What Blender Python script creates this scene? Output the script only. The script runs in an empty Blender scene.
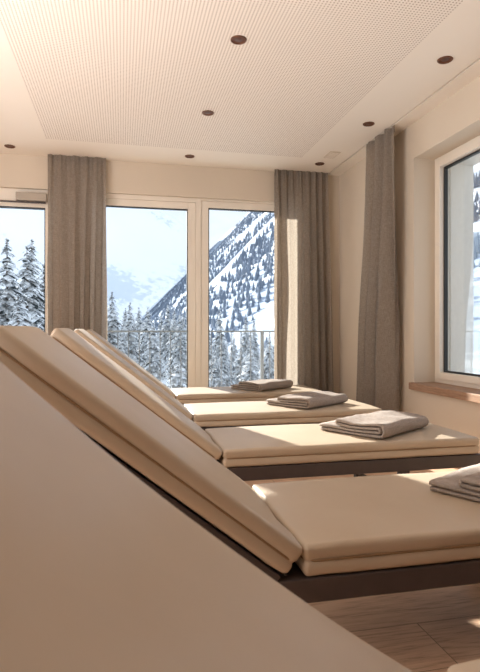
import bpy, bmesh, math, random
from mathutils import Vector, Matrix, noise

scene = bpy.context.scene
COL = scene.collection
R = math.radians

# ------------------------------------------------------------------ helpers
def link(o, parent=None):
    COL.objects.link(o)
    if parent is not None:
        o.parent = parent
    return o

def mesh_obj(name, verts, faces, mat, parent=None, smooth=False):
    me = bpy.data.meshes.new(name)
    me.from_pydata([tuple(v) for v in verts], [], faces)
    if mat is not None:
        me.materials.append(mat)
    if smooth:
        for p in me.polygons:
            p.use_smooth = True
    me.update()
    return link(bpy.data.objects.new(name, me), parent)

class MB:
    """collects verts / faces of one mesh"""
    def __init__(self):
        self.v, self.f = [], []
    def add(self, vs, fs):
        n = len(self.v)
        self.v += [Vector(p) for p in vs]
        self.f += [tuple(i + n for i in q) for q in fs]
        return self
    def box(self, x0, x1, y0, y1, z0, z1, bev=0.0):
        if bev <= 0:
            vs = [(x, y, z) for x in (x0, x1) for y in (y0, y1) for z in (z0, z1)]
            fs = [(0, 1, 3, 2), (4, 6, 7, 5), (0, 4, 5, 1), (2, 3, 7, 6), (0, 2, 6, 4), (1, 5, 7, 3)]
            return self.add(vs, fs)
        bm = bmesh.new()
        bmesh.ops.create_cube(bm, size=1)
        for v in bm.verts:
            v.co = Vector(((x0 + x1) / 2 + v.co.x * (x1 - x0), (y0 + y1) / 2 + v.co.y * (y1 - y0),
                           (z0 + z1) / 2 + v.co.z * (z1 - z0)))
        bmesh.ops.bevel(bm, geom=bm.edges[:], offset=bev, segments=2, affect='EDGES', profile=0.5)
        bm.verts.index_update()
        vs = [v.co.copy() for v in bm.verts]
        fs = [tuple(v.index for v in f.verts) for f in bm.faces]
        bm.free()
        return self.add(vs, fs)
    def tube(self, path, r, seg=8, closed=False, cap=True):
        path = [Vector(p) for p in path]
        n = len(path)
        rings = []
        for i, p in enumerate(path):
            a = path[(i - 1) % n] if (closed or i > 0) else path[i]
            b = path[(i + 1) % n] if (closed or i < n - 1) else path[i]
            t = (b - a).normalized()
            up = Vector((0, 0, 1)) if abs(t.z) < 0.9 else Vector((1, 0, 0))
            s = t.cross(up).normalized()
            w = s.cross(t)
            rr = r[i] if isinstance(r, (list, tuple)) else r
            rings.append([p + (s * math.cos(k * 2 * math.pi / seg) + w * math.sin(k * 2 * math.pi / seg)) * rr
                          for k in range(seg)])
        vs = [q for ring in rings for q in ring]
        fs = []
        for i in range(n if closed else n - 1):
            j = (i + 1) % n
            for k in range(seg):
                l = (k + 1) % seg
                fs.append((i * seg + k, i * seg + l, j * seg + l, j * seg + k))
        if cap and not closed:
            fs.append(tuple(range(seg))[::-1])
            fs.append(tuple((n - 1) * seg + k for k in range(seg)))
        return self.add(vs, fs)
    def lathe(self, prof, c=(0, 0, 0), seg=32):
        n = len(prof)
        vs = [(c[0] + r * math.cos(2 * math.pi * k / seg), c[1] + r * math.sin(2 * math.pi * k / seg), c[2] + z)
              for k in range(seg) for r, z in prof]
        fs = [(k * n + i, ((k + 1) % seg) * n + i, ((k + 1) % seg) * n + i + 1, k * n + i + 1)
              for k in range(seg) for i in range(n - 1)]
        return self.add(vs, fs)
    def xf(self, M):
        self.v = [M @ v for v in self.v]
        return self
    def build(self, name, mat, parent=None, smooth=False):
        return mesh_obj(name, self.v, self.f, mat, parent, smooth)

def empty(name, loc=(0, 0, 0), rz=0):
    o = bpy.data.objects.new(name, None)
    o.empty_display_size = 0.1
    o.location = loc
    o.rotation_euler = (0, 0, rz)
    return link(o)

def tag(o, label=None, cat=None, group=None, kind=None):
    if label: o['label'] = label
    if cat: o['category'] = cat
    if group: o['group'] = group
    if kind: o['kind'] = kind
    return o

def copy_tree(o, parent=None):
    c = o.copy()
    COL.objects.link(c)
    if parent is not None:
        c.parent = parent
    for ch in list(o.children):
        copy_tree(ch, c)
    return c

# ------------------------------------------------------------------ materials
def lin(r, g, b):
    f = lambda c: (c / 255 / 12.92) if c / 255 <= 0.04045 else ((c / 255 + 0.055) / 1.055) ** 2.4
    return (f(r), f(g), f(b), 1)

def new_mat(name):
    m = bpy.data.materials.new(name)
    m.use_nodes = True
    nt = m.node_tree
    b = nt.nodes['Principled BSDF']
    return m, nt, b

def N(nt, t, **kw):
    n = nt.nodes.new(t)
    for k, v in kw.items():
        if k.startswith('i_'):
            key = k[2:]
            key = int(key) if key.isdigit() else key.replace('_', ' ')
            n.inputs[key].default_value = v
        else:
            setattr(n, k, v)
    return n

def math_n(nt, op, a, b=None, clamp=False):
    n = nt.nodes.new('ShaderNodeMath')
    n.operation = op
    n.use_clamp = clamp
    for i, x in enumerate((a, b)):
        if x is None: continue
        if isinstance(x, (int, float)): n.inputs[i].default_value = x
        else: nt.links.new(x, n.inputs[i])
    return n.outputs[0]

def mix_rgb(nt, fac, a, b, blend='MIX'):
    n = nt.nodes.new('ShaderNodeMix')
    n.data_type = 'RGBA'
    n.blend_type = blend
    for i, x in ((0, fac), (6, a), (7, b)):
        if isinstance(x, (int, float, tuple)): n.inputs[i].default_value = x
        else: nt.links.new(x, n.inputs[i])
    return n.outputs[2]

def ramp(nt, fac, stops):
    n = nt.nodes.new('ShaderNodeValToRGB')
    cr = n.color_ramp
    while len(cr.elements) < len(stops): cr.elements.new(0.5)
    for e, (p, c) in zip(cr.elements, stops):
        e.position = p
        e.color = c
    nt.links.new(fac, n.inputs[0])
    return n.outputs[0]

def obj_coord(nt):
    return nt.nodes.new('ShaderNodeTexCoord').outputs['Object']

def noise_n(nt, vec, scale, detail=3, rough=0.55, mapping=None):
    if mapping:
        mp = nt.nodes.new('ShaderNodeMapping')
        mp.inputs['Scale'].default_value = mapping
        nt.links.new(vec, mp.inputs[0]); vec = mp.outputs[0]
    n = nt.nodes.new('ShaderNodeTexNoise')
    n.inputs['Scale'].default_value = scale
    n.inputs['Detail'].default_value = detail
    n.inputs['Roughness'].default_value = rough
    nt.links.new(vec, n.inputs['Vector'])
    return n.outputs['Fac']

def bump(nt, b, height, strength=0.2, dist=0.01):
    n = nt.nodes.new('ShaderNodeBump')
    n.inputs['Strength'].default_value = strength
    n.inputs['Distance'].default_value = dist
    nt.links.new(height, n.inputs['Height'])
    nt.links.new(n.outputs[0], b.inputs['Normal'])

def plain(name, col, rough=0.6, metal=0.0, var=0.06, nscale=6, bstr=0.0, bscale=200, spec=0.5):
    m, nt, b = new_mat(name)
    co = obj_coord(nt)
    f = noise_n(nt, co, nscale)
    dark = tuple(c * (1 - var) for c in col[:3]) + (1,)
    lite = tuple(min(1, c * (1 + var)) for c in col[:3]) + (1,)
    nt.links.new(ramp(nt, f, [(0.3, dark), (0.7, lite)]), b.inputs['Base Color'])
    b.inputs['Roughness'].default_value = rough
    b.inputs['Metallic'].default_value = metal
    b.inputs['Specular IOR Level'].default_value = spec
    if bstr:
        bump(nt, b, noise_n(nt, co, bscale, 2), bstr, 0.002)
    return m

M = {}
M['wall'] = plain('wall_plaster', lin(214, 202, 186), 0.85, bstr=0.06, bscale=120, var=0.02, nscale=2, spec=0.2)
M['ceiling'] = plain('ceiling_paint', lin(240, 232, 221), 0.9, var=0.01, nscale=2, spec=0.2)
M['frame_cream'] = plain('window_frame_cream', lin(236, 228, 216), 0.45, var=0.02, nscale=3)
M['dark_back'] = plain('dark_back_wall', lin(96, 74, 58), 0.6, var=0.15, nscale=3)  # unseen back wall, toned dark to cut bounce onto the lounger sides
M['seal'] = plain('black_rubber_seal', lin(40, 42, 44), 0.6, var=0.1)
M['dark_frame'] = plain('dark_brown_steel', lin(66, 56, 54), 0.5, var=0.08, nscale=30, bstr=0.05)
M['piping'] = plain('leather_seam', lin(134, 106, 76), 0.6, var=0.08, nscale=40)
M['render_ext'] = plain('exterior_render', lin(232, 230, 225), 0.95, var=0.06, nscale=40, bstr=0.5, bscale=260, spec=0.1)
M['railing'] = plain('galvanised_railing', lin(98, 102, 106), 0.6, metal=0.1, var=0.05)
M['copper'] = plain('copper_ring', lin(112, 76, 56), 0.4, metal=0.7, var=0.12, nscale=60)
M['copper_dark'] = plain('copper_reflector', lin(104, 62, 40), 0.5, metal=0.5, var=0.25, nscale=90)
M['lens'] = plain('lamp_lens', lin(84, 54, 38), 0.4, var=0.1, nscale=90)
M['closer'] = plain('closer_grey_metal', lin(168, 158, 146), 0.45, metal=0.3, var=0.04)
M['vent'] = plain('vent_cream_metal', lin(206, 192, 174), 0.5, var=0.03)
M['snow'] = plain('snow', lin(240, 244, 250), 0.9, var=0.03, nscale=1.5, spec=0.1)

# leather
def leather():
    m, nt, b = new_mat('beige_leatherette')
    co = obj_coord(nt)
    f = noise_n(nt, co, 5, 4)
    nt.links.new(ramp(nt, f, [(0.3, lin(177, 159, 138)), (0.7, lin(183, 166, 146))]), b.inputs['Base Color'])
    b.inputs['Roughness'].default_value = 0.46
    b.inputs['Specular IOR Level'].default_value = 0.45
    v = N(nt, 'ShaderNodeTexVoronoi', i_Scale=420.0)
    nt.links.new(co, v.inputs['Vector'])
    big = noise_n(nt, co, 9, 2)
    h = math_n(nt, 'ADD', math_n(nt, 'MULTIPLY', v.outputs['Distance'], 0.12), math_n(nt, 'MULTIPLY', big, 0.6))
    bump(nt, b, h, 0.22, 0.006)
    return m
M['leather'] = leather()

# perforated acoustic board
def perforated():
    m, nt, b = new_mat('perforated_acoustic_board')
    co = obj_coord(nt)
    sx = nt.nodes.new('ShaderNodeSeparateXYZ')
    nt.links.new(co, sx.inputs[0])
    pitch = 0.0182
    def cell(o):
        q = math_n(nt, 'FRACT', math_n(nt, 'ADD', math_n(nt, 'DIVIDE', o, pitch), 1000.0))
        return math_n(nt, 'SUBTRACT', q, 0.5)
    a, c = cell(sx.outputs[0]), cell(sx.outputs[1])
    d = math_n(nt, 'SQRT', math_n(nt, 'ADD', math_n(nt, 'MULTIPLY', a, a), math_n(nt, 'MULTIPLY', c, c)))
    hole = math_n(nt, 'LESS_THAN', d, 0.25)
    nt.links.new(mix_rgb(nt, hole, lin(240, 232, 222), lin(176, 160, 146)), b.inputs['Base Color'])
    b.inputs['Roughness'].default_value = 0.9
    b.inputs['Specular IOR Level'].default_value = 0.2
    return m
M['perforated'] = perforated()

# floor planks, running along X
def planks():
    m, nt, b = new_mat('smoked_oak_planks')
    co = obj_coord(nt)
    br = N(nt, 'ShaderNodeTexBrick', offset=0.37, offset_frequency=2, squash=1.0)
    br.inputs['Scale'].default_value = 1.0
    br.inputs['Mortar Size'].default_value = 0.0016
    br.inputs['Mortar Smooth'].default_value = 0.2
    br.inputs['Brick Width'].default_value = 1.9
    br.inputs['Row Height'].default_value = 0.215
    br.inputs['Color1'].default_value = (0.25, 0.25, 0.25, 1)
    br.inputs['Color2'].default_value = (0.75, 0.75, 0.75, 1)
    br.inputs['Mortar'].default_value = (0, 0, 0, 1)
    mp = N(nt, 'ShaderNodeMapping')
    mp.inputs['Location'].default_value = (0.31, 0.013, 0)
    nt.links.new(co, mp.inputs[0]); nt.links.new(mp.outputs[0], br.inputs['Vector'])
    plank = br.outputs['Color']
    # grain: cathedral rings stretched along X, shifted per plank
    off = nt.nodes.new('ShaderNodeVectorMath'); off.operation = 'MULTIPLY_ADD'
    nt.links.new(plank, off.inputs[0]); off.inputs[1].default_value = (3, 7, 5); nt.links.new(co, off.inputs[2])
    mp2 = N(nt, 'ShaderNodeMapping'); mp2.inputs['Scale'].default_value = (1.1, 6, 1)
    nt.links.new(off.outputs[0], mp2.inputs[0])
    n1 = noise_n(nt, mp2.outputs[0], 1.1, 2, 0.4)
    rings = math_n(nt, 'FRACT', math_n(nt, 'MULTIPLY', n1, 11.0))
    rings = math_n(nt, 'ABSOLUTE', math_n(nt, 'SUBTRACT', rings, 0.5))
    fine = noise_n(nt, off.outputs[0], 22, 5, 0.65, mapping=(0.5, 9, 1))
    g = math_n(nt, 'ADD', math_n(nt, 'MULTIPLY', rings, 0.35), math_n(nt, 'MULTIPLY', fine, 0.95))
    col = ramp(nt, g, [(0.3, lin(158, 124, 98)), (0.55, lin(214, 178, 150)), (0.85, lin(230, 200, 172))])
    ps = nt.nodes.new('ShaderNodeSeparateColor'); nt.links.new(plank, ps.inputs[0])
    tint = ramp(nt, ps.outputs[0], [(0.0, (0.35, 0.3, 0.27, 1)), (0.2, (0.86, 0.84, 0.82, 1)), (0.8, (1.05, 1.03, 1.0, 1))])
    nt.links.new(mix_rgb(nt, 1.0, col, tint, 'MULTIPLY'), b.inputs['Base Color'])
    b.inputs['Roughness'].default_value = 0.42
    bump(nt, b, g, 0.1, 0.002)
    return m
M['planks'] = planks()

# oak sill
def oak():
    m, nt, b = new_mat('oak_sill_wood')
    co = obj_coord(nt)
    f = noise_n(nt, co, 14, 5, 0.6, mapping=(9, 0.7, 9))
    nt.links.new(ramp(nt, f, [(0.3, lin(142, 110, 88)), (0.55, lin(164, 132, 108)), (0.8, lin(180, 148, 124))]), b.inputs['Base Color'])
    b.inputs['Roughness'].default_value = 0.6
    b.inputs['Specular IOR Level'].default_value = 0.25
    return m
M['oak'] = oak()

# linen curtain cloth: diffuse + translucent, woven
def cloth(name, c1, c2, transl, scale=520):
    m, nt, b = new_mat(name)
    co = obj_coord(nt)
    f1 = noise_n(nt, co, 60, 3, 0.6, mapping=(7, 7, 0.5))
    f2 = noise_n(nt, co, 60, 3, 0.6, mapping=(0.6, 0.6, 8))
    f = math_n(nt, 'MULTIPLY', math_n(nt, 'ADD', f1, f2), 0.5)
    col = ramp(nt, f, [(0.36, c1), (0.64, c2)])
    nt.links.new(col, b.inputs['Base Color'])
    b.inputs['Roughness'].default_value = 0.95
    b.inputs['Specular IOR Level'].default_value = 0.05
    bump(nt, b, f, 0.25, 0.003)
    if transl > 0:
        t = nt.nodes.new('ShaderNodeBsdfTranslucent')
        nt.links.new(mix_rgb(nt, 1.0, col, (1.35, 1.3, 1.22, 1), 'MULTIPLY'), t.inputs[0])
        mx = nt.nodes.new('ShaderNodeMixShader')
        mx.inputs[0].default_value = transl
        nt.links.new(b.outputs[0], mx.inputs[1]); nt.links.new(t.outputs[0], mx.inputs[2])
        nt.links.new(mx.outputs[0], nt.nodes['Material Output'].inputs[0])
    return m
M['curtain'] = cloth('taupe_linen_curtain', lin(134, 125, 116), lin(172, 162, 152), 0.38)
M['tape'] = cloth('curtain_heading', lin(92, 80, 72), lin(118, 104, 94), 0.1)
M['towel'] = cloth('grey_brown_terry', lin(138, 126, 118), lin(168, 157, 149), 0.0)

# glass: clear, with a fresnel reflection
def glass():
    m, nt, b = new_mat('window_glass')
    nt.nodes.remove(b)
    tr = nt.nodes.new('ShaderNodeBsdfTransparent'); tr.inputs[0].default_value = (0.95, 0.965, 0.96, 1)
    gl = nt.nodes.new('ShaderNodeBsdfGlossy'); gl.inputs['Roughness'].default_value = 0.02
    fr = nt.nodes.new('ShaderNodeFresnel'); fr.inputs[0].default_value = 1.45
    co = obj_coord(nt)
    f = math_n(nt, 'MULTIPLY', fr.outputs[0], math_n(nt, 'ADD', math_n(nt, 'MULTIPLY', noise_n(nt, co, 3), 0.05), 0.28))
    mx = nt.nodes.new('ShaderNodeMixShader')
    nt.links.new(f, mx.inputs[0]); nt.links.new(tr.outputs[0], mx.inputs[1]); nt.links.new(gl.outputs[0], mx.inputs[2])
    nt.links.new(mx.outputs[0], nt.nodes['Material Output'].inputs[0])
    return m
M['glass'] = glass()

# snowy spruce: needles below, snow on what faces up
def spruce_mat(name, green, snow, bias, nscale=2.2):
    m, nt, b = new_mat(name)
    co = obj_coord(nt)
    g = nt.nodes.new('ShaderNodeNewGeometry')
    s = nt.nodes.new('ShaderNodeSeparateXYZ'); nt.links.new(g.outputs['Normal'], s.inputs[0])
    nz = noise_n(nt, co, nscale, 4, 0.7)
    f = math_n(nt, 'ADD', math_n(nt, 'MULTIPLY', s.outputs[2], 0.5), math_n(nt, 'MULTIPLY', nz, 1.1))
    fac = ramp(nt, f, [(bias - 0.05, (0, 0, 0, 1)), (bias + 0.12, (1, 1, 1, 1))])
    nt.links.new(mix_rgb(nt, fac, green, snow), b.inputs['Base Color'])
    b.inputs['Roughness'].default_value = 0.9
    b.inputs['Specular IOR Level'].default_value = 0.1
    return m
M['spruce'] = spruce_mat('snowy_spruce_branches', lin(52, 60, 64), lin(240, 243, 247), 0.79)
M['bark'] = plain('spruce_bark', lin(92, 82, 76), 0.95, var=0.2, nscale=8)
M['far_forest'] = spruce_mat('distant_forest', lin(108, 118, 132), lin(206, 213, 224), 0.76, 0.35)  # distance haze is mixed into these paler, bluish colours

# mountain: snow with bands of wood running down the slope
def hill_mat(name, snow, wood, sc, stretch, thr, detail=6):
    m, nt, b = new_mat(name)
    co = obj_coord(nt)
    big = noise_n(nt, co, sc, 4, 0.55, mapping=stretch)
    fine = noise_n(nt, co, sc * 14, detail, 0.7)
    f = math_n(nt, 'ADD', math_n(nt, 'MULTIPLY', big, 0.75), math_n(nt, 'MULTIPLY', fine, 0.45))
    fac = ramp(nt, f, [(thr, (0, 0, 0, 1)), (thr + 0.05, (1, 1, 1, 1))])
    nt.links.new(mix_rgb(nt, fac, snow, wood), b.inputs['Base Color'])
    b.inputs['Roughness'].default_value = 0.95
    b.inputs['Specular IOR Level'].default_value = 0.05
    return m
M['hill'] = hill_mat('wooded_snow_slope', lin(240, 243, 248), lin(160, 171, 187), 0.011, (0.35, 1.6, 0.35), 0.55)  # colours lightened to carry the haze over the slope
M['far_mountain'] = hill_mat('far_snow_mountain', lin(242, 245, 250), lin(212, 220, 232), 0.0022, (1, 1, 1.0), 0.64)  # pale blue, low contrast: haze put into the colours

# ------------------------------------------------------------------ camera
F = 535.0
cam_d = bpy.data.cameras.new('camera')
cam_d.sensor_width = 36.0
cam_d.sensor_fit = 'AUTO'
cam_d.lens = F / 672 * 36.0
cam_d.shift_y = -(336 - 331) / 672.0
cam_d.clip_start = 0.02
cam_d.clip_end = 8000
cam_d.dof.use_dof = True
cam_d.dof.focus_distance = 2.6
cam_d.dof.aperture_fstop = 7.0
cam = link(bpy.data.objects.new('camera', cam_d))
cam.location = (0, 0, 0.9)
cam.rotation_euler = (R(90), 0, -math.atan(118 / F))
scene.camera = cam

# ------------------------------------------------------------------ room shell
XR, YF, H = 2.19, 5.17, 2.5          # right wall, far wall, ceiling
XL, YB = -3.2, -2.8
XO, YO = 2.65, 5.50                  # outside faces of the right / far wall

MB().box(XL - .1, XO, YB - .1, YO, -.08, 0).build('floor', M['planks'])['kind'] = 'structure'

# far wall: one wide opening with three windows in it
OX0, OX1, OZ0, OZ1 = -1.80, 1.80, 0.06, 2.20
mb = MB()
mb.box(XL, OX0, YF, YO, 0, H + .1).box(OX1, XO, YF, YO, 0, H + .1)
mb.box(OX0, OX1, YF, YO, OZ1, H + .1).box(OX0, OX1, YF, YO, 0, OZ0)
mb.build('wall_far', M['wall'])['kind'] = 'structure'

# right wall with its window opening
RY0, RY1, RZ0, RZ1 = 1.75, 3.725, 0.46, 2.228
mb = MB()
mb.box(XR, XO, RY1, YF, 0, H + .1).box(XR, XO, YB, RY0, 0, H + .1)
mb.box(XR, XO, RY0, RY1, RZ1, H + .1).box(XR, XO, RY0, RY1, 0, RZ0)
mb.build('wall_right', M['wall'])['kind'] = 'structure'
# outside plaster reveal of that window
mb = MB()
mb.box(2.455, XO + .004, RY1 - .075, RY1 - .002, RZ0 + .004, RZ1 - .004).box(2.455, XO + .004, RY0 + .002, RY0 + .06, RZ0 + .004, RZ1 - .004)
mb.box(2.455, XO + .004, RY0 + .06, RY1 - .075, RZ1 - .05, RZ1 - .004)
mb.build('trim_outside_reveal', M['render_ext'])['kind'] = 'structure'

MB().box(XL - .1, XL, YB, YF, 0, H + .1).build('wall_left', M['wall'])['kind'] = 'structure'
MB().box(XL - .1, XO, YB - .1, YB, 0, H + .1).build('wall_back', M['dark_back'])['kind'] = 'structure'

# ceiling with an inset perforated field and a curtain slot along the right wall
PX0, PX1, PY1 = -0.62, 1.615, 4.70
SX0, SX1 = 2.045, 2.062
mb = MB()
mb.box(XL, PX0, YB, YF, H, H + .1).box(PX1, SX0, YB, YF, H, H + .1)
mb.box(PX0, PX1, PY1, YF, H, H + .1).box(SX1, XR, YB, YF, H, H + .1)
mb.box(SX0, SX1, YB, YF, H + .03, H + .1)
mb.build('ceiling', M['ceiling'])['kind'] = 'structure'
MB().box(PX0, PX1, YB, PY1, H + .0, H + .1).build('ceiling_panel', M['perforated'])['kind'] = 'structure'

# baseboards
MB().box(XR - .014, XR, YB, YF, 0, .07).build('baseboard_right', M['frame_cream'])['kind'] = 'structure'
MB().box(XL, OX0, YF - .014, YF, 0, .07).build('baseboard_far', M['frame_cream'])['kind'] = 'structure'

# windows of the far wall: frame > pane, seal
def window_y(name, x0, x1, px0, px1, pz0, pz1, yf, sash=0.0):
    z0, z1 = OZ0, OZ1
    y0, y1 = yf, yf + .085
    mb = MB()
    def ring(a0, a1, c0, c1, b0, b1, d0, d1, ya, yb):
        mb.box(a0, b0, ya, yb, c0, c1, .003).box(b1, a1, ya, yb, c0, c1, .003)
        mb.box(b0, b1, ya, yb, d1, c1, .003).box(b0, b1, ya, yb, c0, d0, .003)
    mx, mz = .075, .065
    ring(x0, x1, z0, z1, px0 - mx, px1 + mx, pz0 - mz, pz1 + mz, y0, y1)               # fixed frame
    ring(px0 - mx + .001, px1 + mx - .001, pz0 - mz + .001, pz1 + mz - .001, px0, px1, pz0, pz1, y0 + .012 - sash, y1 - .008)
    w = mb.build(name, M['frame_cream'])
    w['kind'] = 'structure'
    mb = MB()
    s = .009
    for (a, b, c, d) in ((px0, px0 + s, pz0, pz1), (px1 - s, px1, pz0, pz1), (px0 + s, px1 - s, pz0, pz0 + s), (px0 + s, px1 - s, pz1 - s, pz1)):
        mb.box(a, b, y0 + .022 - sash, y0 + .06, c, d)
    mb.build('seal', M['seal'], w)
    MB().box(px0 + .002, px1 - .002, y0 + .045, y0 + .051, pz0 + .002, pz1 - .002).build('pane', M['glass'], w)
    return w
YW = 5.205
window_y('window_1', OX0, -0.50, -1.66, -0.690, 0.20, 2.035, YW, sash=.02)
window_y('window_2', -0.499, 0.706, -0.205, 0.630, 0.20, 2.092, YW)
window_y('window_3', 0.706, OX1, 0.832, 1.672, 0.20, 2.115, YW)

# window of the right wall
def window_x(name, xf, y0, y1, z0, z1, m1=.082):
    mb = MB()
    def ring(a0, a1, c0, c1, w, xa, xb):
        mb.box(xa, xb, a0, a0 + w, c0, c1, .003).box(xa, xb, a1 - w, a1, c0, c1, .003)
        mb.box(xa, xb, a0 + w, a1 - w, c1 - w, c1, .003).box(xa, xb, a0 + w, a1 - w, c0, c0 + w, .003)
    ring(y0, y1, z0, z1, .03, xf, xf + .085)
    ring(y0 + .0301, y1 - .0301, z0 + .0301, z1 - .0301, m1 - .03, xf - .012, xf + .075)
    w = mb.build(name, M['frame_cream'])
    w['kind'] = 'structure'
    a0, a1, c0, c1 = y0 + m1, y1 - m1, z0 + m1, z1 - m1
    s = .013
    mb = MB()
    for (a, b, c, d) in ((a0, a0 + s, c0, c1), (a1 - s, a1, c0, c1), (a0 + s, a1 - s, c0, c0 + s), (a0 + s, a1 - s, c1 - s, c1)):
        mb.box(xf + .024, xf + .052, a, b, c, d)
    mb.build('seal', M['seal'], w)
    MB().box(xf + .036, xf + .042, a0 + .002, a1 - .002, c0 + .002, c1 - .002).build('pane', M['glass'], w)
    MB().box(xf - .024, xf - .012, 2.96, 3.08, z0 + .035, z0 + .065, .004).build('hinge_cover', M['frame_cream'], w)
    return w
window_x('window_4', 2.366, RY0, RY1, 0.5045, RZ1)

# oak window sill, lying in the reveal and standing proud of the wall
s = MB().box(2.155, 2.37, RY0 - .04, 3.745, 0.452, 0.505, .004).build('window_sill', M['oak'])
tag(s, 'brown oak board window sill under the window in the right wall', 'window sill')

# ------------------------------------------------------------------ sun loungers
def rbox(sx, sy, sz, r, nx, ny, fn=None):
    """rounded slab centred on the origin with subdivided faces"""
    def axis(h, n):
        e = [i / 4 for i in range(5)]
        a = [-h + r * t for t in e]
        m = [-(h - r) + 2 * (h - r) * i / n for i in range(1, n)]
        return a + m + [-x for x in reversed(a)]
    X, Y = axis(sx / 2, nx), axis(sy / 2, ny)
    hz = sz / 2
    Z = sorted(set([-hz + r * t / 4 for t in range(5)] + [hz - r * t / 4 for t in range(5)] + [-.010, -.005, 0, .005, .010]))
    idx, vs, fs = {}, [], []
    def vert(x, y, z):
        k = (round(x, 5), round(y, 5), round(z, 5))
        if k not in idx:
            p = Vector((x, y, z))
            q = Vector((max(-(sx / 2 - r), min(sx / 2 - r, x)), max(-(sy / 2 - r), min(sy / 2 - r, y)), max(-(hz - r), min(hz - r, z))))
            d = p - q
            n = d.normalized() if d.length > 1e-9 else Vector((0, 0, 0))
            w = q + n * r
            if fn: w = fn(w, n)
            idx[k] = len(vs); vs.append(w)
        return idx[k]
    def face(a, b, c, d):
        f = [a, b, c, d]
        if len(set(f)) == 4: fs.append(tuple(f))
    for z, flip in ((-hz, True), (hz, False)):
        for i in range(len(X) - 1):
            for j in range(len(Y) - 1):
                q = [vert(X[i], Y[j], z), vert(X[i + 1], Y[j], z), vert(X[i + 1], Y[j + 1], z), vert(X[i], Y[j + 1], z)]
                face(*(reversed(q) if flip else q))
    for y, flip in ((-sy / 2, False), (sy / 2, True)):
        for i in range(len(X) - 1):
            for j in range(len(Z) - 1):
                q = [vert(X[i], y, Z[j]), vert(X[i + 1], y, Z[j]), vert(X[i + 1], y, Z[j + 1]), vert(X[i], y, Z[j + 1])]
                face(*(reversed(q) if flip else q))
    for x, flip in ((-sx / 2, True), (sx / 2, False)):
        for i in range(len(Y) - 1):
            for j in range(len(Z) - 1):
                q = [vert(x, Y[i], Z[j]), vert(x, Y[i + 1], Z[j]), vert(x, Y[i + 1], Z[j + 1]), vert(x, Y[i], Z[j + 1])]
                face(*(reversed(q) if flip else q))
    return vs, fs

LW = 0.55                        # lounger width
TH = 0.080                       # mattress thickness
HINGE = (0.385, 0.305)           # underside of the backrest mattress at its lower end (x, z)
SEAT0, SEAT1 = 0.432, 1.705

def mattress_fn(L, hinge_side, seed, sag=0.0):
    def fn(w, n):
        u = w.x / (L / 2); v = w.y / (LW / 2)
        p = w.copy()
        crown = max(0, 1 - abs(u) ** 6) * max(0, 1 - abs(v) ** 4)
        if n.z > 0.5: p.z += .005 * crown
        # the sides swell above and below the seam
        if abs(n.z) < 0.9 and abs(n.x) + abs(n.y) > 0.3:
            g = max(0, 1 - abs(w.z) / .010)
            out = Vector((n.x, n.y, 0))
            if out.length > 1e-6:
                out.normalize()
                p -= out * .0045 * g
                wob = noise.noise(Vector((w.x * 5, w.y * 5 + seed, w.z * 14)))
                p += out * .0035 * wob
        # creases where seat and backrest press together
        d = (w.x - hinge_side * L / 2) * -hinge_side
        k = max(0, 1 - d / .10)
        p.z += .006 * k * noise.noise(Vector((w.x * 26, w.y * 9 + seed, w.z * 20)))
        p.y += .004 * k * noise.noise(Vector((w.x * 30 + 9, w.y * 9, w.z * 45 + seed)))
        p.z -= sag * (1 - u * u)
        # gentle slack of the upholstery
        p.z += .0022 * noise.noise(Vector((w.x * 4 + seed, w.y * 5, 0))) * (1 if n.z > .3 else 0)
        return p
    return fn

def seam_path(L, r=.03, inset=.003):
    hx, hy = L / 2 - inset, LW / 2 - inset
    pts = []
    for cx, cy, a0 in ((hx - r, hy - r, 0), (-hx + r, hy - r, 90), (-hx + r, -hy + r, 180), (hx - r, -hy + r, 270)):
        for k in range(7):
            a = R(a0 + 15 * k)
            pts.append(Vector((cx + r * math.cos(a), cy + r * math.sin(a), 0)))
    out = []
    for i, p in enumerate(pts):
        q = pts[(i + 1) % len(pts)]
        n = max(1, int((q - p).length / .06))
        out += [p.lerp(q, t / n) for t in range(n)]
    return out

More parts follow.
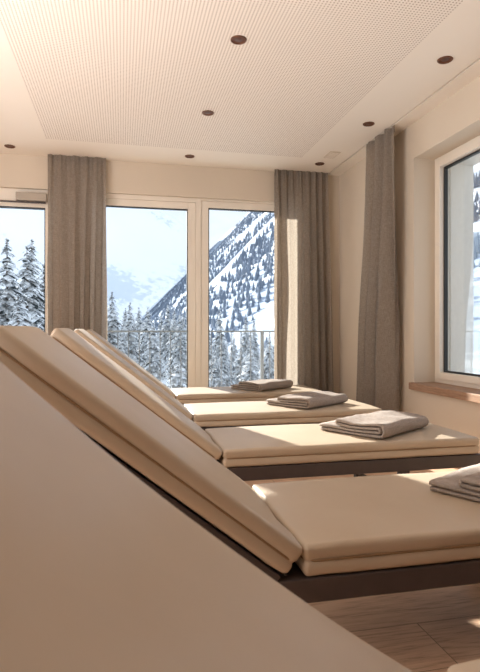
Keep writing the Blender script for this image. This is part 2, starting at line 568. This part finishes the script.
def make_lounger(name, y0, ang, label, dx=0.0, seed=0, first=None, sag=0.0):
    root = empty(name, (dx, y0 + LW / 2, 0))
    tag(root, label, 'lounger', 'beige leather loungers in a row')
    y = LW / 2
    if first:
        fixed, base_ang = first
        for ch in fixed.children:
            if ch.name.split('.')[0] in ('backrest_mattress', 'backrest_frame', 'support_strut') and sag:
                continue
            copy_tree(ch, root)
        if not sag:
            return root
    else:
        mb = MB()                                             # dark base frame
        zt, zb = .298, .238
        fx0, fx1 = -.22, SEAT1 + .02
        for s in (-1, 1):
            mb.box(fx0, fx1, min(s * y * .995, s * (y - .035)), max(s * y * .995, s * (y - .035)), zb, zt, .004)
        mb.box(fx0, fx0 + .04, -y + .035, y - .035, zb, zt, .003).box(fx1 - .04, fx1, -y + .035, y - .035, zb, zt, .003)
        mb.box(.36, .40, -y + .035, y - .035, zb, zt - .01, .003).box(1.0, 1.04, -y + .035, y - .035, zb, zt - .01, .003)
        mb.box(.40, fx1 - .04, -y + .035, y - .035, zt - .012, zt - .002)      # deck board
        mb.build('frame', M['dark_frame'], root)
        for lx in (-.08, 1.31):
            for s in (-1, 1):
                MB().box(lx - .022, lx + .022, min(s * (y - .006), s * (y - .05)), max(s * (y - .006), s * (y - .05)), 0, zb + .002, .003).build('leg', M['dark_frame'], root)
            MB().box(lx - .015, lx + .015, -y + .05, y - .05, .06, .10, .003).build('cross_bar', M['dark_frame'], root)
        L = SEAT1 - SEAT0
        vs, fs = rbox(L, LW, TH, .014, 26, 14, mattress_fn(L, -1, seed))
        o = mesh_obj('seat_mattress', vs, fs, M['leather'], root, True)
        o.location = ((SEAT0 + SEAT1) / 2, 0, .3005 + TH / 2)
        MB().tube(seam_path(L), .0028, 6, closed=True).build('seam', M['piping'], o, True)
    # backrest
    L = .89
    rot = Matrix.Rotation(R(ang), 4, 'Y')                     # raises the -X end
    vs, fs = rbox(L, LW, TH, .016, 22, 14, mattress_fn(L, 1, seed + 3, sag))
    o = mesh_obj('backrest_mattress', vs, fs, M['leather'], root, True)
    c = Vector((HINGE[0], 0, HINGE[1])) + rot @ Vector((-L / 2, 0, TH / 2))
    o.location = c; o.rotation_euler = (0, R(ang), 0)
    MB().tube([p - Vector((0, 0, sag * (1 - (p.x / (L / 2)) ** 2))) for p in seam_path(L)], .0028, 6, closed=True).build('seam', M['piping'], o, True)
    MB().box(-.66, -.012, -y + .004, y - .004, -.022, -.004, .003).build('backrest_frame', M['dark_frame'], root)
    bf = root.children[-1] if root.children[-1].name.startswith('backrest_frame') else [k for k in root.children if k.name.startswith('backrest_frame')][0]
    bf.location = (HINGE[0], 0, HINGE[1]); bf.rotation_euler = (0, R(ang), 0)
    top = Vector((HINGE[0], 0, HINGE[1])) + rot @ Vector((-.42, 0, -.02))
    for s in (-1, 1):
        MB().tube([(top.x, s * (y - .08), top.z), (-.14, s * (y - .08), .285)], .011, 8).build('support_strut', M['dark_frame'], root, True)
    return root

A0 = 38.2
LY = dict(l1=1.230, l2=2.295, l3=3.290, l4=4.36)
proto = make_lounger('sun_lounger', LY['l1'], A0, 'beige leather lounger second from the camera, cut off by the right edge', seed=1)
for k, lab in (('l2', 'beige leather lounger in the middle of the row, third from the camera'),
               ('l3', 'beige leather lounger fourth from the camera, between the middle lounger and the window lounger'),
               ('l4', 'beige leather lounger standing last in the row, directly before the tall windows')):
    make_lounger('sun_lounger', LY[k], A0, lab, first=(proto, A0))
near = make_lounger('sun_lounger', 0.165, 39.4, 'beige leather lounger nearest the camera, its raised backrest filling the lower left corner', dx=0.035, seed=7, first=(proto, A0), sag=.022)

for ch in near.children:
    if ch.name.startswith('seat_mattress'):                   # its cushion is a little plumper
        ch.scale.z = 1.36
        ch.location.z += .18 * TH

# ------------------------------------------------------------------ folded towels
def towel_mesh(U, V, seed, u_fold=.11, t=.0165):
    def arc(cx, cz, r, a0, a1, n=9):
        return [(cx + r * math.cos(R(a0 + (a1 - a0) * i / n)), cz + r * math.sin(R(a0 + (a1 - a0) * i / n))) for i in range(n + 1)]
    z1, z2, z3, z4 = t * .5, t * 1.52, t * 2.55, t * 3.6
    def line(a, b, n=12):
        return [(a[0] + (b[0] - a[0]) * i / n, a[1] + (b[1] - a[1]) * i / n) for i in range(n + 1)]
    R_o, R_i = (z4 - z1) / 2, (z3 - z2) / 2
    path = line((0.004, z1), (U - R_o, z1)) + arc(U - R_o, (z1 + z4) / 2, R_o, -90, 90)[1:]
    path += line((U - R_o, z4), (u_fold, z4))[1:] + arc(u_fold, (z3 + z4) / 2, (z4 - z3) / 2, 90, 270)[1:]
    path += line((u_fold, z3), (U - R_o - .004, z3))[1:] + arc(U - R_o - .004, (z2 + z3) / 2, R_i, 90, -90)[1:]
    path += line((U - R_o - .004, z2), (0, z2))[1:]
    n = len(path)
    nv = 26
    vs, fs = [], []
    for j in range(nv + 1):
        v = V * j / nv
        e = min(v, V - v)
        for side in (1, -1):
            for i, (u, z) in enumerate(path):
                a = path[max(0, i - 1)]; b = path[min(n - 1, i + 1)]
                tx, tz = b[0] - a[0], b[1] - a[1]
                l = math.hypot(tx, tz) or 1
                nx, nz = -tz / l, tx / l
                h = t * .46
                if e < .004: h *= .65
                uu, zz = u + nx * h * side, z + nz * h * side
                k = zz / z4
                zz += .010 * k * noise.noise(Vector((uu * 7 + seed, v * 7, seed))) + .003 * k * noise.noise(Vector((uu * 25, v * 25 + seed, 3)))
                vv = v + .006 * noise.noise(Vector((i * .25, seed, z * 60))) * (1 if v > V / 2 else -1) * k
                vs.append((uu + .004 * noise.noise(Vector((v * 9, z * 80, seed))), vv, max(zz, .0006)))
    W = 2 * n
    for j in range(nv):
        for i in range(n - 1):
            a = j * W + i
            fs.append((a, a + 1, a + W + 1, a + W))
            a = j * W + n + i
            fs.append((a, a + W, a + W + 1, a + 1))
        for i in (0, n - 1):
            fs.append((j * W + i, j * W + n + i, (j + 1) * W + n + i, (j + 1) * W + i))
    for j in (0, nv):
        for i in range(n - 1):
            fs.append((j * W + i, j * W + i + 1, j * W + n + i + 1, j * W + n + i))
    return vs, fs

SEAT_TOP = .3005 + TH + .0065
def towel(x, y, ang, U, V, seed, label):
    vs, fs = towel_mesh(U, V, seed)
    o = mesh_obj('folded_towel', vs, fs, M['towel'], None, True)
    bm = bmesh.new(); bm.from_mesh(o.data); bmesh.ops.recalc_face_normals(bm, faces=bm.faces); bm.to_mesh(o.data); bm.free()
    o.location = (x, y, SEAT_TOP)
    o.rotation_euler = (0, 0, R(ang))
    tag(o, label, 'towel', 'folded grey brown towels on the loungers')
    return o
towel(.962, 1.545, -61, .34, .45, 1.3, 'folded grey towel cut off by the right picture edge, lowest in the photo')
towel(1.00, 2.622, -57, .37, .46, 4.1, 'large folded grey towel on the middle lounger, third from the camera')
towel(.985, 3.615, -56, .37, .46, 7.7, 'folded grey towel on the fourth lounger, before the far corner curtain')
towel(.945, 4.675, -55, .36, .44, 9.2, 'folded grey towel on the last lounger, set directly before the window glass')

# ------------------------------------------------------------------ curtains
def curtain(A, B, zb, label, folds, amp_top, amp_bot, seed, B_bot=None, A_bot=None, flat=None, normal=None):
    A, B = Vector(A), Vector(B)
    A_b = Vector(A_bot) if A_bot else A
    B_b = Vector(B_bot) if B_bot else B
    nrm = Vector(normal)
    zt = H - .004
    nu, nz = folds * 14, 44
    vs, fs = [], []
    def pt(u, t, off=0):
        base_t = A.lerp(B, u); base_b = A_b.lerp(B_b, u)
        base = base_t.lerp(base_b, t ** 1.2)
        ph = u * folds * 2 * math.pi + 3.2 * noise.noise(Vector((u * 2.6, t * .8, seed)))
        am = amp_top + (amp_bot - amp_top) * min(1, t * 1.6)
        am *= .25 + 1.2 * (noise.noise(Vector((u * folds * .45, t * .5, seed + 5))) * .5 + .5)
        if flat and flat[0] < u < flat[1]:
            am *= 1 - .85 * min(1, min(u - flat[0], flat[1] - u) / .06) * min(1, t * 3)
        w = math.sin(ph) + .28 * math.sin(2.1 * ph + seed) * (1 - t * .5)
        fine = .005 * math.sin(u * folds * 2 * math.pi * 2.6 + seed) * max(0, 1 - t * 7)
        p = base + nrm * (am * w + fine + off)
        side = (B - A).normalized()
        p += side * am * .5 * math.sin(2 * ph + .6) * min(1, t * 2)
        z = zt + (zb - zt) * t
        return (p.x, p.y, z)
    ts = [0, .006, .012, .02, .03] + [.03 + .97 * i / (nz - 5) for i in range(1, nz - 4)]
    for t in ts:
        for i in range(nu + 1):
            vs.append(pt(i / nu, t))
    for j in range(len(ts) - 1):
        for i in range(nu):
            a = j * (nu + 1) + i
            fs.append((a, a + 1, a + nu + 2, a + nu + 1))
    o = mesh_obj('curtain', vs, fs, M['curtain'], None, True)
    tag(o, label, 'curtain')
    vs, fs = [], []
    for t in (0.0, .022):
        for i in range(nu + 1):
            vs.append(pt(i / nu, t, -.004))
    for i in range(nu):
        fs.append((i, i + 1, i + nu + 2, i + nu + 1))
    tp = mesh_obj('heading_tape', vs, fs, M['tape'], o, True)
    tp['label'] = 'dark gathered heading tape'
    return o
curtain((-.655, 5.09, 0), (-.145, 5.09, 0), .02, 'taupe linen curtain hanging between the left and middle windows', 5, .012, .036, 3.0, normal=(0, -1, 0))
corner_curtain = curtain((1.470, 5.085, 0), (2.030, 5.085, 0), .02, 'taupe linen curtain in the far corner with a bright sunlit stripe', 7, .010, .030, 8.0,
        A_bot=(1.475, 5.085, 0), B_bot=(2.085, 5.085, 0), flat=(.12, .5), normal=(0, -1, 0))
# second cloth layer added behind its leading edge to dim the sun there
vs, fs = [], []
nu, nz = 16, 30
for j in range(nz + 1):
    t = j / nz
    for i in range(nu + 1):
        a = i / nu
        k = a * (.125 + .03 * noise.noise(Vector((0, t * 3, 2))) - .03 * t)
        vs.append((1.478 + k, 5.118 + .006 * math.sin(a * 9 + t) + .012 * a, .03 + (H - .06) * (1 - t)))
for j in range(nz):
    for i in range(nu):
        a = j * (nu + 1) + i
        fs.append((a, a + 1, a + nu + 2, a + nu + 1))
mesh_obj('dimming_layer', vs, fs, M['curtain'], corner_curtain, True)
curtain((2.052, 4.24, 0), (2.052, 3.78, 0), .02, 'taupe linen curtain on the right wall beside the oak sill', 3, .022, .075, 14.0,
        A_bot=(2.07, 4.46, 0), B_bot=(2.09, 3.86, 0), normal=(-1, 0, 0))

# ------------------------------------------------------------------ ceiling fittings
def downlight(x, y, label):
    root = empty('downlight', (x, y, H))
    tag(root, label, 'ceiling light', 'copper downlights in the ceiling')
    MB().lathe([(.0445, .0), (.0445, -.004), (.041, -.0065), (.036, -.005), (.034, -.001)]).build('ring', M['copper'], root, True)
    MB().lathe([(.034, -.001), (.030, -.0008), (.022, -.0006)]).build('reflector', M['copper_dark'], root, True)
    MB().lathe([(.0225, -.0006), (.018, -.002), (.009, -.003), (.0001, -.0035)]).build('lens', M['lens'], root, True)
    return root
spots = [(.625, 2.87, 'copper downlight in the perforated ceiling, the one nearest the camera'),
         (1.86, 2.82, 'copper downlight on the plain ceiling strip above the right window'),
         (.615, 3.88, 'copper downlight in the perforated ceiling, second from the camera'),
         (1.86, 3.82, 'copper downlight beside the right wall curtain top'),
         (-.948, 4.95, 'copper downlight at the left picture edge, before the left window'),
         (.605, 4.88, 'copper downlight above the middle window mullion'),
         (1.845, 4.83, 'copper downlight above the far corner curtain')]
proto_l = downlight(*spots[0])
for x, y, lab in spots[1:]:
    c = copy_tree(proto_l)
    c.location = (x, y, H); c['label'] = lab
v = empty('ceiling_vent', (1.86, 4.56, H))
tag(v, 'small rectangular ceiling vent beside the far corner downlight', 'vent')
mb = MB().box(-.05, .05, -.085, .085, -.006, 0, .002)
mb.build('vent_plate', M['vent'], v)
mb = MB()
for k in range(5):
    mb.box(-.042, .042, -.06 + k * .03 - .008, -.06 + k * .03 + .004, -.0085, -.006)
mb.build('grille', M['ceiling'], v)

# grey window closer on the head of the left window
d = empty('window_closer', (-.81, 5.19, 2.11))
tag(d, 'grey box window closer at the top of the left window', 'window closer')
MB().box(-.125, .14, -.055, 0, -.028, .045, .005).build('closer_body', M['closer'], d)
MB().box(-.75, .13, -.045, -.015, -.046, -.034, .003).build('closer_rail', M['dark_frame'], d)

# ------------------------------------------------------------------ outside: balcony
mb = MB().box(-6, XO, YO, 6.6, -.30, -.02)
mb.build('balcony_floor', M['snow'])['kind'] = 'structure'
rl = empty('balcony_railing', (0, 6.40, 0))
tag(rl, 'slim grey metal balcony railing with thin upright bars outside', 'railing')
MB().box(-6, XO, -.02, .02, .885, .905, .003).build('top_rail', M['railing'], rl)
MB().box(-6, XO, -.012, .012, .06, .085, .003).build('bottom_rail', M['railing'], rl)
for k in range(-5, 4):
    x = 1.69 + k * 2.94
    if x > XO or x < -6: continue
    MB().box(x - .02, x + .02, -.02, .02, -.021, .885, .002).build('post', M['railing'], rl)
bars = []
x = -3.6
while x < 2.6:
    if abs(((x - 1.69 + 1.47) % 2.94) - 1.47) > .04:
        bars.append(x)
    x += .1225
b0 = None
for x in bars[:90]:
    if b0 is None:
        b0 = MB().tube([(0, 0, .075), (0, 0, .89)], .006, 6).build('bar', M['railing'], rl, True); b0.location.x = x
    else:
        c = b0.copy(); COL.objects.link(c); c.parent = rl; c.location.x = x

# ------------------------------------------------------------------ outside: ground and mountains
G0 = -4.2
def ground_h(x, y):
    xs = x - (9 + 70 * math.exp(-max(0, y) / 110))           # start of the wooded slope
    base = G0 - 7 * min(1, max(0, (y - 20)) / 120)
    n = noise.noise(Vector((x * .02, y * .02, 0))) * 2.0 * min(1, max(0, y - 40) / 200)
    h = base + n
    if xs > 0:
        k = min(1, xs / 60)
        gul = noise.fractal(Vector((x * .002, y * .007, 1.7)), 1, 2, 4)
        h += xs * 1.0 * (1 - .25 * math.exp(-xs / 30)) + gul * 16 * k
    xl = -x - 190
    if xl > 0:
        h += xl * .35 + noise.noise(Vector((x * .01, y * .01, 4))) * 10 * min(1, xl / 60)
    return h
def grid(xs, ys, fn):
    vs = [(x, y, fn(x, y)) for y in ys for x in xs]
    n = len(xs)
    fs = [(j * n + i, j * n + i + 1, (j + 1) * n + i + 1, (j + 1) * n + i) for j in range(len(ys) - 1) for i in range(n - 1)]
    return vs, fs
xs = [-420 + 12 * i for i in range(32)] + [-36 + 6 * i for i in range(20)] + [84 + 14 * i for i in range(75)]
ys = [7 + 5 * i for i in range(20)] + [107 + 12 * i for i in range(40)] + [587 + 28 * i for i in range(50)]
vs, fs = grid(xs, ys, ground_h)
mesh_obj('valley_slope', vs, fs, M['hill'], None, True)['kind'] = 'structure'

def far_h(x, y):
    r = math.hypot(x + 250, y - 2900)
    n = noise.ridged_multi_fractal(Vector((x * .0011, y * .0011, .3)), 1.0, 2.0, 6, 1.0, 2.0)
    prof = 760 * math.exp(-((x + 420) / 820) ** 2) + 430 * math.exp(-((x + 2000) / 900) ** 2) + 300
    t = max(0, min(1, (y - 1900) / 1100))
    return -40 + prof * t ** 1.1 * (.86 + .10 * n)
xs = [-3600 + 60 * i for i in range(90)]
ys = [1850 + 45 * i for i in range(30)]
vs, fs = grid(xs, ys, far_h)
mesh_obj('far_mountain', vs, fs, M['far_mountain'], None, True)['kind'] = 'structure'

# distant wood on the slope: thousands of little firs nobody could count
rnd = random.Random(5)
vs, fs = [], []
cnt = 0
while cnt < 26000:
    y = 45 + rnd.random() ** 1.5 * 1500
    x = 9 + rnd.random() * 720
    xs_ = x - (9 + 70 * math.exp(-max(0, y) / 110))
    if xs_ < 4: continue
    band = noise.fractal(Vector((x * .0045, y * .016, 9.0)), 1, 2, 4) + .35 * noise.noise(Vector((x * .02, y * .02, 2)))
    if band < -.16 + .0006 * xs_: continue
    hgt = rnd.uniform(3.2, 6.6) * (1 if y > 250 else .8)
    rad = hgt * .21
    z = ground_h(x, y) - .6
    a0 = rnd.random() * 6
    n0 = len(vs)
    for (zz, rr) in ((.1, 1), (.55, .5)):
        for k in range(5):
            vs.append((x + rad * rr * math.cos(a0 + k * 1.2566), y + rad * rr * math.sin(a0 + k * 1.2566), z + hgt * zz))
    vs.append((x, y, z + hgt))
    for k in range(5):
        l = (k + 1) % 5
        fs.append((n0 + k, n0 + l, n0 + 5 + l, n0 + 5 + k))
        fs.append((n0 + 5 + k, n0 + 5 + l, n0 + 10))
    cnt += 1
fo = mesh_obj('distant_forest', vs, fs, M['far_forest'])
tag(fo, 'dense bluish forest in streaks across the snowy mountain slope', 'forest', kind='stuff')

# ------------------------------------------------------------------ outside: snowy spruces
def spruce_meshes(seed, slim):
    rnd = random.Random(seed)
    Ht = 10.0
    mb = MB()
    nw = 30
    for i in range(nw):
        f = i / (nw - 1)
        z = Ht * (.05 + .93 * f ** .92)
        reach = slim * (1 - f) ** .82 * rnd.uniform(.8, 1.15) + .10
        nb = 9 if f < .6 else 7
        a0 = rnd.random() * 6.28
        for k in range(nb):
            a = a0 + k * 6.283 / nb + rnd.uniform(-.3, .3)
            rr = reach * rnd.uniform(.6, 1.15)
            droop = rr * rnd.uniform(.30, .60) + .05
            zz = z + rnd.uniform(-.12, .12)
            d = Vector((math.cos(a), math.sin(a), 0)); s = Vector((-d.y, d.x, 0))
            wd = rr * rnd.uniform(.16, .26) + .05
            pts = []
            for q, (t, wq) in enumerate(((0, .25), (.35, 1), (.7, .75), (1.0, .05))):
                c = d * (rr * t) + Vector((0, 0, zz + .10 * rr * math.sin(t * 3.1) - droop * t * t))
                sag = wd * wq * .75
                pts += [c + s * wd * wq - Vector((0, 0, sag)), c, c - s * wd * wq - Vector((0, 0, sag))]
            fsx = []
            for q in range(3):
                o = q * 3
                fsx += [(o, o + 1, o + 4, o + 3), (o + 1, o + 2, o + 5, o + 4)]
            mb.add(pts, fsx)
            # twigs hanging off the branch
            for t in (.3, .5, .7, .88):
                for sg in (-1, 1):
                    c = d * (rr * t) + Vector((0, 0, zz + .10 * rr * math.sin(t * 3.1) - droop * t * t))
                    tip = c + (d * .35 + s * sg) * wd * rnd.uniform(1.1, 1.8) - Vector((0, 0, wd * rnd.uniform(.6, 1.3)))
                    mb.add([c + d * .07 * rr, c - d * .07 * rr, tip], [(0, 1, 2)])
    br = mb
    tr = MB().tube([(0, 0, -.5), (0, 0, Ht * .5), (0, 0, Ht * .98)], [.17, .09, .012], 7)
    return br, tr
variants = []
for sd, sl in ((1, 1.75), (2, 1.45), (3, 1.95)):
    b, t = spruce_meshes(sd, sl)
    root = empty('spruce_tree', (0, 0, -400))
    b.build('branches', M['spruce'], root)
    t.build('trunk', M['bark'], root)
    variants.append([root, False])

def ray_x(px, Y):
    """world X of image column px at depth Y (to read positions off the photograph)"""
    th = math.atan(118 / F); c, s = math.cos(th), math.sin(th)
    k = (px - 240) / F
    dd = Y / (c - k * s)
    return k * dd * c + dd * s, dd
PLANTED = []
def tree(px, py_top, Y, var, label, group=None, rz=0, w=1.0):
    x, dd = ray_x(px, Y)
    ztop = .9 - (py_top - 331) * dd / F
    zg = ground_h(x, Y) - .15
    hgt = max(2.0, ztop - zg)
    for _ in range(260):                                      # crowns keep clear of one another
        rad = .24 * hgt * w
        if all(max(abs(x - a), abs(Y - b)) > rad + r for a, b, r in PLANTED):
            break
        Y += 1.5
        x, dd = ray_x(px, Y)
        ztop = .9 - (py_top - 331) * dd / F
        zg = ground_h(x, Y) - .15
        hgt = max(2.0, ztop - zg)
    else:
        if group:
            return None                                       # no room left in the stand
    PLANTED.append((x, Y, rad))
    v = variants[var]
    if not v[1]:
        o = v[0]; v[1] = True
    else:
        o = copy_tree(v[0])
    o.location = (x, Y, zg)
    o.rotation_euler = (0, 0, rz)
    s = hgt / 10.0
    o.scale = (s * w * 1.2, s * w * 1.2, s)
    tag(o, label, 'tree', group)
    return o
rnd = random.Random(11)
tree(7, 236, 30, 0, 'tall snowy spruce at the left picture edge, seen through the left window', rz=.4)
tree(27, 243, 33, 2, 'tall snowy spruce in the left part of the left window, broad crown', rz=2)
tree(32, 237, 31, 1, 'tall slim snowy spruce standing in the middle of the left window', rz=1.1)
tree(44, 262, 36, 2, 'shorter snowy spruce half hidden by the left curtain edge', rz=3)
tree(-14, 250, 32, 2, 'snowy spruce just beyond the left picture edge', rz=5)
tree(18, 292, 24, 0, 'low snowy spruce in front of the tall trees in the left window', rz=.9)
tree(112, 290, 48, 0, 'snowy spruce beside the left curtain in the middle window', rz=.2)
tree(130, 301, 52, 1, 'dark pointed spruce left of centre in the middle window', rz=.2)
tree(148, 306, 50, 2, 'broad snowy spruce at the centre of the middle window', rz=4)
tree(168, 304, 55, 0, 'snowy spruce right of centre in the middle window', rz=2.2)
tree(183, 312, 52, 2, 'snowy spruce beside the right frame of the middle window', rz=1.2)
tree(220, 308, 56, 1, 'slim dark spruce at the left side of the right hand far window', rz=3.2)
tree(246, 316, 58, 0, 'spruce standing against the snow field in the right hand far window', rz=.2)
tree(254, 318, 60, 1, 'small slim spruce just right of the one against the snow field', rz=5.2)
tree(206, 322, 50, 2, 'spruce half hidden behind the pale mullion between the two windows', rz=4.2)
grp = 'spruces of the stand behind the balcony railing'
gl = 'snowy spruce in the dense stand behind the balcony railing'
for i in range(18):
    px = 98 + i * 6.0 + rnd.uniform(-3, 3)
    tree(px, rnd.uniform(306, 336), rnd.uniform(34, 66), rnd.randrange(3), gl, grp, rnd.random() * 6)
for i in range(12):
    px = 203 + i * 6.5 + rnd.uniform(-3, 3)
    tree(px, rnd.uniform(332, 352), rnd.uniform(30, 62), rnd.randrange(3), gl, grp, rnd.random() * 6)
for i in range(9):
    px = -10 + i * 8 + rnd.uniform(-3, 3)
    tree(px, rnd.uniform(300, 330), rnd.uniform(26, 60), rnd.randrange(3), gl, grp, rnd.random() * 6)
for i in range(7):
    px = 104 + i * 25 + rnd.uniform(-6, 6)
    tree(px, rnd.uniform(350, 362), rnd.uniform(22, 32), 2, 'low snow laden young spruce just beyond the balcony',
         'low young spruces beyond the balcony', rnd.random() * 6, w=1.5)

# ------------------------------------------------------------------ light
sun_d = bpy.data.lights.new('sun', 'SUN')
sun_d.energy = 17.0
sun_d.angle = R(.55)
sun_d.color = (1.0, .96, .90)
sun = link(bpy.data.objects.new('sun', sun_d))
sun.rotation_euler = Vector((.33, -1.0, -.455)).to_track_quat('-Z', 'Y').to_euler()
sun.location = (-4, 12, 8)

fill_d = bpy.data.lights.new('exterior_fill', 'SUN')  # added soft fill from behind the room, brightens slopes and trees outside
fill_d.energy = 1.0
fill_d.angle = R(100)
fill_d.color = (.93, .96, 1.0)
fill_o = link(bpy.data.objects.new('exterior_fill', fill_d))
fill_o.rotation_euler = Vector((.1, 1.0, -.55)).to_track_quat('-Z', 'Y').to_euler()
fill_o.location = (0, -14, 12)

def area(name, loc, target, sx, sy, e, col):
    d = bpy.data.lights.new(name, 'AREA')
    d.shape = 'RECTANGLE'; d.size = sx; d.size_y = sy
    d.energy = e; d.color = col
    o = link(bpy.data.objects.new(name, d))
    o.location = loc
    o.rotation_euler = (Vector(target) - Vector(loc)).to_track_quat('-Z', 'Y').to_euler()
    return o
area('room_fill', (-2.2, 1.5, 1.0), (-2.0, 1.5, 3), 2.3, 3.4, 114, (1.0, .99, 1.0))  # unseen fill added to bounce light off the ceiling
area('side_fill', (-3.1, 1.6, 1.3), (1.5, 2.6, 1.5), 2.8, 1.8, 68, (1.0, .99, 1.0))  # unseen fill added on the left to brighten the interior

w = bpy.data.worlds.new('world')
scene.world = w
w.use_nodes = True
nt = w.node_tree
bg = nt.nodes['Background']
tc = nt.nodes.new('ShaderNodeTexCoord')
sp = nt.nodes.new('ShaderNodeSeparateXYZ'); nt.links.new(tc.outputs['Generated'], sp.inputs[0])
sky = ramp(nt, sp.outputs[2], [(0.0, lin(240, 244, 249)), (0.2, lin(224, 234, 248)), (0.6, lin(190, 212, 240))])
cl = noise_n(nt, tc.outputs['Generated'], 3.5, 5, .6, mapping=(1, 1, 3))
clf = ramp(nt, cl, [(.45, (0, 0, 0, 1)), (.65, (.7, .7, .7, 1))])
nt.links.new(mix_rgb(nt, clf, sky, lin(246, 248, 252)), bg.inputs[0])
bg.inputs[1].default_value = 1.32

scene.view_settings.view_transform = 'Standard'
scene.view_settings.look = 'None'
scene.view_settings.exposure = 0.0
scene.cycles.use_denoising = True
scene.cycles.max_bounces = 10
scene.cycles.diffuse_bounces = 5
scene.cycles.transparent_max_bounces = 16
scene.cycles.caustics_reflective = False
scene.cycles.caustics_refractive = False
scene.cycles.sample_clamp_indirect = 6.0
